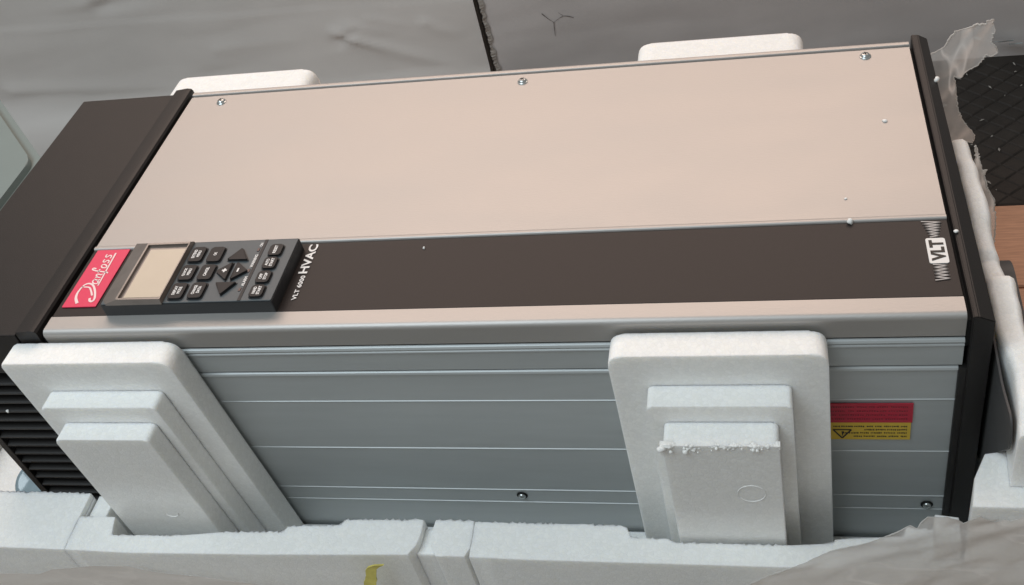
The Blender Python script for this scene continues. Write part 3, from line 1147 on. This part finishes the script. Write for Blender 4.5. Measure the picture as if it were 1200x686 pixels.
for k in range(22):
    u = rr.random() ** 3.2
    s_ = rr.uniform(.0006, .0016) * (1.35 if u < .25 else .8)
    p0 = Vector((0.4520 + .074 * u, -0.0588 - rr.uniform(0, .001), -0.0535 - abs(rr.gauss(0, .0022))))
    b = bmesh.new()
    bmesh.ops.create_icosphere(b, subdivisions=2, radius=s_)
    for v in b.verts:
        v.co = v.co * (1 + .25 * noise.noise(v.co * 900 + Vector((k, 0, 0))))
    for f in b.faces:
        f.smooth = True
    merge(bm, b, 0, lambda v: v + p0)
o = obj('crumbled_edge', bm, BEAD, p2, recalc=False)
o['kind'] = 'stuff'


def far_pad(x0, x1, zt_, label):
    bm = bmesh.new()
    prism(bm, rpoly([(x0, -0.2435), (x1, -0.2435), (x1, zt_), (x0, zt_)], [0, 0, .013, .013], 6), 0.306, 0.335, 'y', 0.0016, 3)
    prism(bm, rpoly([(x0 + .023, -0.25), (x1 - .023, -0.25), (x1 - .023, zt_ - .03), (x0 + .023, zt_ - .03)], [0, 0, .004, .004], 4), 0.3348, 0.352, 'y', 0.0016, 3)
    prism(bm, rpoly([(x0 + .033, -0.25), (x1 - .033, -0.25), (x1 - .033, zt_ - .045), (x0 + .033, zt_ - .045)], [0, 0, .004, .004], 4), 0.3518, 0.37, 'y', 0.0016, 3)
    o = obj('foam_pad', bm, EPS, None, ((x0 + x1) / 2, 0.32, -0.252), smooth=True, angle=40)
    tag(o, label, 'foam pad', 'foam pads behind the cabinet')


far_pad(-0.038, 0.109, -0.0050, 'white foam pad peeking over the far edge next to the black hood')
far_pad(0.4165, 0.5595, -0.0055, 'white foam pad peeking over the far edge at the right, below the scuffed panel')

# ------------------------------------------------------------------ polystyrene tray
tray = thing('foam_tray', 'open white foam packing tray the cabinet lies in', 'packing tray', (0.27, 0.12, -H))
ZR = -0.160
rr = random.Random(9)


def rim(pts, jag, ztop=ZR, zbot=-0.300, bev=.0012):
    """a length of the near rim; pts go along the far edge then back along the near edge; jag lists the crumbly far edges"""
    poly = []
    for i in range(len(pts)):
        a, b_ = pts[i], pts[(i + 1) % len(pts)]
        poly += jitter_line(a, b_, .0024 if i in jag else .006, .0008 if i in jag else .00008, rr)
    bm = bmesh.new()
    b = bmesh.new()
    prism(b, poly, zbot, ztop, 'z')
    top_e = [e for e in b.edges if all(v.co.z > ztop - 1e-5 for v in e.verts)]
    bmesh.ops.bevel(b, geom=top_e, offset=bev, segments=2, affect='EDGES', profile=.6)
    merge(bm, b)
    return obj('rim_section', bm, EPS, tray, smooth=True, angle=50)


rim([(-0.190, -0.0300), (-0.0238, -0.0303), (-0.0223, -0.0808), (-0.190, -0.0800)], (0,))
rim([(-0.0234, -0.0519), (0.0086, -0.0512), (0.0127, -0.0673), (0.0682, -0.0666), (0.1029, -0.0627), (0.1339, -0.0612), (0.1560, -0.0611), (0.1574, -0.0561), (0.2008, -0.0540), (0.2019, -0.0493),
     (0.2652, -0.0478), (0.2650, -0.0620), (0.2638, -0.0690), (0.2590, -0.0768), (0.1408, -0.0802), (0.0346, -0.0820), (-0.0219, -0.0808)], (0, 2, 4, 5, 7, 9))
rim([(0.2740, -0.0476), (0.3044, -0.0479), (0.3050, -0.0700), (0.3020, -0.0770), (0.2800, -0.0770), (0.2752, -0.0690), (0.2738, -0.0620)], (0,))
rim([(0.3048, -0.0484), (0.3328, -0.0490), (0.4131, -0.0488), (0.4175, -0.0505), (0.4191, -0.0544), (0.4200, -0.0585), (0.4485, -0.0590), (0.4500, -0.0616), (0.5311, -0.0613), (0.5584, -0.0592), (0.5600, -0.0560), (0.5999, -0.0529),
     (0.6050, -0.0528), (0.6060, -0.0466), (0.6900, -0.0466), (0.6900, -0.0740), (0.6500, -0.0760), (0.5150, -0.0779), (0.3375, -0.0779), (0.3054, -0.0770)], (0, 1, 5, 7, 9, 11, 13))
# wall set back behind the slot, inner ledges, base and end walls
bm = bmesh.new()
box(bm, 0.262, 0.278, -0.0715, -0.0500, -0.300, -0.168, .002)
obj('slot_back', bm, EPS, tray)
bm = bmesh.new()
box(bm, -0.188, 0.688, -0.0460, -0.0022, -0.299, -0.2440, .001)
box(bm, -0.060, -0.0225, -0.0520, -0.0310, -0.2506, -0.1660, .001)
box(bm, -0.0215, -0.0060, -0.0500, -0.0275, -0.2506, -0.1680, .001)
obj('inner_ledge', bm, EPS, tray)
bm = bmesh.new()
box(bm, -0.187, 0.687, -0.0021, 0.372, -0.303, -0.2855, .001)
obj('tray_base', bm, EPS, tray)
bm = bmesh.new()
box(bm, -0.187, 0.687, 0.3725, 0.400, -0.302, -0.150, .004)
obj('far_wall', bm, EPS, tray)
bm = bmesh.new()
box(bm, -0.215, -0.1905, -0.0700, 0.372, -0.302, -0.170, .004)
box(bm, -0.1900, -0.1450, -0.0280, 0.200, -0.302, -0.215, .006)
obj('end_wall', bm, EPS, tray, smooth=True)
# right end wall: its top wanders, with a scooped recess on the inner side
bm = bmesh.new()
ys = [0.224 - 0.0045 * k for k in range(0, 64)]
prev = None
for yv in ys:
    n1 = noise.noise(Vector((0, yv * 22, 2.5)))
    n2 = noise.noise(Vector((5, yv * 60, 2.5)))
    zt_ = -0.029 + .004 * n1 + .0012 * n2
    if yv > 0.200:
        zt_ -= 0.020 * ((yv - .200) / .024) ** 2
    if 0.062 < yv < 0.082:
        zt_ -= 0.004
    if yv < -0.040:
        zt_ -= 0.55 * (-0.040 - yv)
    xi = 0.6630 + .0012 * n2
    if -0.060 < yv < 0.01:
        xi += 0.0075 * math.sin((yv + .060) / .07 * math.pi) * .4
    xo = 0.6775 + .0022 * n1 + .0012 * n2 + (0.022 if yv < -0.002 else 0.0035 if yv < 0.06 else 0)
    sec = [(xi, -0.300), (xi, zt_ - .006), (xi + .0012, zt_ - .002), (xi + .004, zt_), (xo - .005, zt_ + .0006), (xo - .0018, zt_ - .002), (xo, zt_ - .007), (xo + .001, -0.300)]
    cur = [bm.verts.new((x, yv, z)) for x, z in sec]
    if prev:
        for i in range(len(sec)):
            j = (i + 1) % len(sec)
            bm.faces.new((prev[i], prev[j], cur[j], cur[i]))
    else:
        bm.faces.new(cur)
    prev = cur
bm.faces.new(list(reversed(prev)))
ew = obj('end_wall', bm, EPS, tray, smooth=True, angle=50)
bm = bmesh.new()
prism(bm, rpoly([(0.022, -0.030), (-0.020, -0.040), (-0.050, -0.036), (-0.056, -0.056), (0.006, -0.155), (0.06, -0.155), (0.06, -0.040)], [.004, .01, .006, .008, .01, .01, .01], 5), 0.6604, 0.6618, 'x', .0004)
obj('recess_shade', bm, DKGREY, tray, smooth=True, angle=45)  # added dark slab standing in for the shade inside the foam recess
# corner post inside the right end, and a small chunk on the rim
bm = bmesh.new()
prism(bm, [(0.6395, -0.0740), (0.7000, -0.0745), (0.7000, -0.0305), (0.6600, -0.0345), (0.6530, -0.0350), (0.6440, -0.0530)], -0.300, -0.0905, 'z', .0018)
obj('corner_post', bm, EPS, tray, smooth=True, angle=45)
bm = bmesh.new()
prism(bm, [(0.6215, -0.0700), (0.6380, -0.0690), (0.6390, -0.0500), (0.6240, -0.0480)], -0.1600, -0.139, 'z', .0025)
obj('rim_chunk', bm, EPS, tray, smooth=True, angle=45)

# ------------------------------------------------------------------ plastic film, strap, small things
bm = sheet([(0.6621, 0.3363, -0.0438), (0.6672, 0.3345, -0.0387), (0.6747, 0.3319, -0.0315), (0.6821, 0.3293, -0.0151), (0.6883, 0.3271, -0.0118), (0.6926, 0.3256, -0.0095), (0.7017, 0.3224, -0.0050),
            (0.7094, 0.3197, -0.0008), (0.7092, 0.3198, -0.0057), (0.7115, 0.3190, -0.0112), (0.7100, 0.3195, -0.0163), (0.7093, 0.3197, -0.0223), (0.7133, 0.3183, -0.0259), (0.7152, 0.3177, -0.0324),
            (0.7111, 0.3191, -0.0364), (0.7072, 0.3205, -0.0353), (0.7017, 0.3224, -0.0465), (0.6926, 0.3256, -0.0550), (0.6903, 0.3264, -0.0598), (0.6849, 0.3283, -0.0580), (0.6873, 0.3274, -0.0757),
            (0.6889, 0.3269, -0.0892), (0.6938, 0.3252, -0.1024), (0.6999, 0.3230, -0.1126), (0.7046, 0.3214, -0.1213), (0.7033, 0.3218, -0.1313), (0.6978, 0.3238, -0.1305), (0.6808, 0.3297, -0.1360),
            (0.6639, 0.3356, -0.0797)], 0.0042, 0.0022, 3, (0.45, 0, 1), 0.0009, 0.00075)
tag(obj('plastic_film', bm, [FILM, FILMRIM], None, (0.69, 0.325, -0.13), smooth=True, angle=180), 'torn clear film standing up behind the far corner of the narrow black end cap', 'plastic film')
bm = sheet([(0.6795, 0.1984, -0.0308), (0.6855, 0.1963, -0.0555), (0.6888, 0.1952, -0.0531), (0.6869, 0.1958, -0.0595), (0.6915, 0.1942, -0.0731), (0.6963, 0.1925, -0.0816), (0.6989, 0.1916, -0.1044),
            (0.7000, 0.1912, -0.1256), (0.6915, 0.1942, -0.1328), (0.6814, 0.1978, -0.0800)], 0.0022, 0.0022, 8, (0.2, 0, 1), 0.0009, 0.0007)
tag(obj('plastic_film', bm, [FILM, FILMRIM], None, (0.69, 0.195, -0.13), smooth=True, angle=180), 'small wisp of clear film hanging outside the foam wall by the wood floor', 'plastic film')
bm = sheet([(0.5033, -0.0973, -0.1651), (0.5175, -0.0943, -0.1564), (0.5694, -0.0849, -0.1298), (0.5954, -0.0807, -0.1176), (0.6046, -0.0788, -0.1124), (0.6087, -0.0792, -0.1135), (0.6147, -0.0759, -0.1041),
            (0.6257, -0.0750, -0.1014), (0.6317, -0.0760, -0.1043), (0.6357, -0.0773, -0.1079), (0.6444, -0.0740, -0.0986), (0.6504, -0.0754, -0.1027), (0.6626, -0.0757, -0.1036), (0.6768, -0.0731, -0.0961),
            (0.6795, -0.0946, -0.1574), (0.685, -0.112, -0.285), (0.49, -0.112, -0.285)], 0.0040, 0.0030, 5, (1, -.2, .55), 0.0003, 0.0005)
tag(obj('plastic_film', bm, [FILM2, FILMRIM], None, (0.60, -0.1, -0.19), smooth=True, angle=180), 'large dusty clear film draped over the near right corner of the foam tray', 'plastic film')
bm = sheet([(-0.1186, -0.0930, -0.1786), (-0.0478, -0.0930, -0.1782), (-0.0330, -0.0921, -0.1711), (0.0082, -0.0912, -0.1640), (0.0372, -0.0912, -0.1647), (0.0561, -0.0921, -0.1709), (0.1112, -0.0927, -0.1762), (0.1575, -0.0937, -0.1839),
            (0.24, -0.0942, -0.190), (0.25, -0.098, -0.285), (-0.1280, -0.100, -0.285)], 0.0014, 0.0030, 6, (1, 0, .1), 0.0003, 0.0003)
tag(obj('plastic_film', bm, [FILM2, FILMRIM], None, (0.02, -0.094, -0.21), smooth=True, angle=180), 'dusty clear film lying against the outside of the tray below the keypad end', 'plastic film')

bm = bmesh.new()
b = bmesh.new()
path = [(0.2240, -0.0900, -0.2000), (0.2290, -0.0930, -0.1780), (0.2330, -0.0925, -0.1680), (0.2360, -0.0910, -0.1570), (0.2425, -0.0900, -0.1530)]
P = smooth_path(path, 4)
pv = None
for i, p in enumerate(P):
    w = 0.0058 - .0022 * i / len(P) + random.uniform(-.0004, .0004)
    tw = Vector((math.cos(.6), -.35 + .6 * i / len(P), -.25))
    q = [b.verts.new(p - tw * w + Vector((0, d, 0))) for d in (0, .0012)] + [b.verts.new(p + tw * w + Vector((0, d, 0))) for d in (.0012, 0)]
    if pv:
        for k in range(4):
            b.faces.new((pv[k], pv[(k + 1) % 4], q[(k + 1) % 4], q[k]))
    else:
        b.faces.new(q)
    pv = q
b.faces.new(list(reversed(pv)))
merge(bm, b)
tag(obj('strap_end', bm, STRAPM, None, (0.235, -0.092, -0.20)), 'short yellow strap end sticking up in front of the tray rim', 'strap')

# pale teal box behind the left end cap
tb = thing('plastic_box', 'pale blue-green plastic box corner left of the black hood', 'box', (-0.42, 0.25, -H))
bm = bmesh.new()
pts = [(-0.400, 0.497), (-0.249, 0.349), (-0.2480, 0.255), (-0.252, 0.05), (-0.52, 0.05), (-0.52, 0.497)]
prism(bm, rpoly(pts, [.01, .012, .012, .01, .01, .01], 4), -H + .0005, -0.108, 'z', .002)
obj('box_body', bm, TEAL, tb, smooth=True, angle=40)
bm = bmesh.new()
c = Vector((-0.385, 0.28))
prism(bm, rpoly([tuple(c + (Vector(p) - c) * .93) for p in pts], [.01, .012, .012, .01, .01, .01], 4), -0.1082, -0.100, 'z', .002)
obj('box_lid', bm, TEAL, tb, smooth=True, angle=40)

# clear round plastic cap in the left end of the tray
bm = bmesh.new()
lathe(bm, [(0.0175, 0), (0.0180, 0.004), (0.0160, 0.0062), (0.0130, 0.0050), (0.0060, 0.0042), (0.0005, 0.0040)], (-0.1300, 0.0150, -0.2140), 'z', 28)
bmesh.ops.rotate(bm, verts=bm.verts, cent=(-0.1300, 0.0150, -0.2140), matrix=Matrix.Rotation(math.radians(24), 3, 'X'))
tag(obj('plastic_disc', bm, DISKM, None, (-0.1300, 0.0150, -0.2140)), 'round blue-grey clear plastic cap beside the louvred black hood', 'plastic cap')

# dark grey wrap edge outside the right end wall
bm = bmesh.new()
prism(bm, rpoly([(0.1315, -0.20), (-0.0200, -0.20), (-0.0200, -0.085), (0.1150, -0.070), (0.1315, -0.085)], [0, 0, .01, .03, .012], 6), 0.6835, 0.6945, 'x', .0035, 3)
tag(obj('plastic_edge', bm, DKGREY, None, (0.689, 0.055, -0.20), smooth=True, angle=45), 'dark grey rounded plastic edge between the foam wall and the wood floor', 'plastic edge')


def crumb(p, s, label, seed, flat=1.0):
    rr = random.Random(seed)
    bm = bmesh.new()
    bmesh.ops.create_icosphere(bm, subdivisions=2, radius=s)
    for v in bm.verts:
        d = 1 + .5 * noise.noise(v.co / s * 1.1 + Vector((seed * 3.7, 0, 0))) + .2 * noise.noise(v.co / s * 3 + Vector((seed, 5, 0)))
        v.co = Vector((v.co.x * d, v.co.y * d, v.co.z * d * flat)) + Vector(p) + Vector((0, 0, s * .85 * flat))
    tag(obj('foam_crumb', bm, BEAD, None, p, smooth=True, angle=180), label, 'foam crumb', 'loose foam crumbs on the cabinet')


crumb((0.5795, 0.0862, -0.0004), 0.0021, 'largest round foam crumb, on the dark strip near the emblem', 1)
crumb((0.6131, 0.1960, 0), 0.0018, 'flat foam crumb on the silver cover near its right end', 2, .5)
crumb((0.5785, 0.1105, 0), 0.0010, 'tiny foam crumb on the silver cover just above the dark strip', 3, .6)
crumb((0.6450, 0.0708, 0.0022), 0.0015, 'foam crumb on the narrow black cap level with the emblem', 4, .8)
crumb((0.6565, 0.2452, -0.002), 0.0021, 'foam crumb on the outer rim of the narrow black cap', 5)
crumb((0.2784, 0.0760, -0.0004), 0.0009, 'tiny foam crumb alone on the dark strip right of the keypad', 6)
crumb((-0.0800, -0.0006, -0.0926), 0.0013, 'foam crumb caught on the louvres of the black hood', 7)
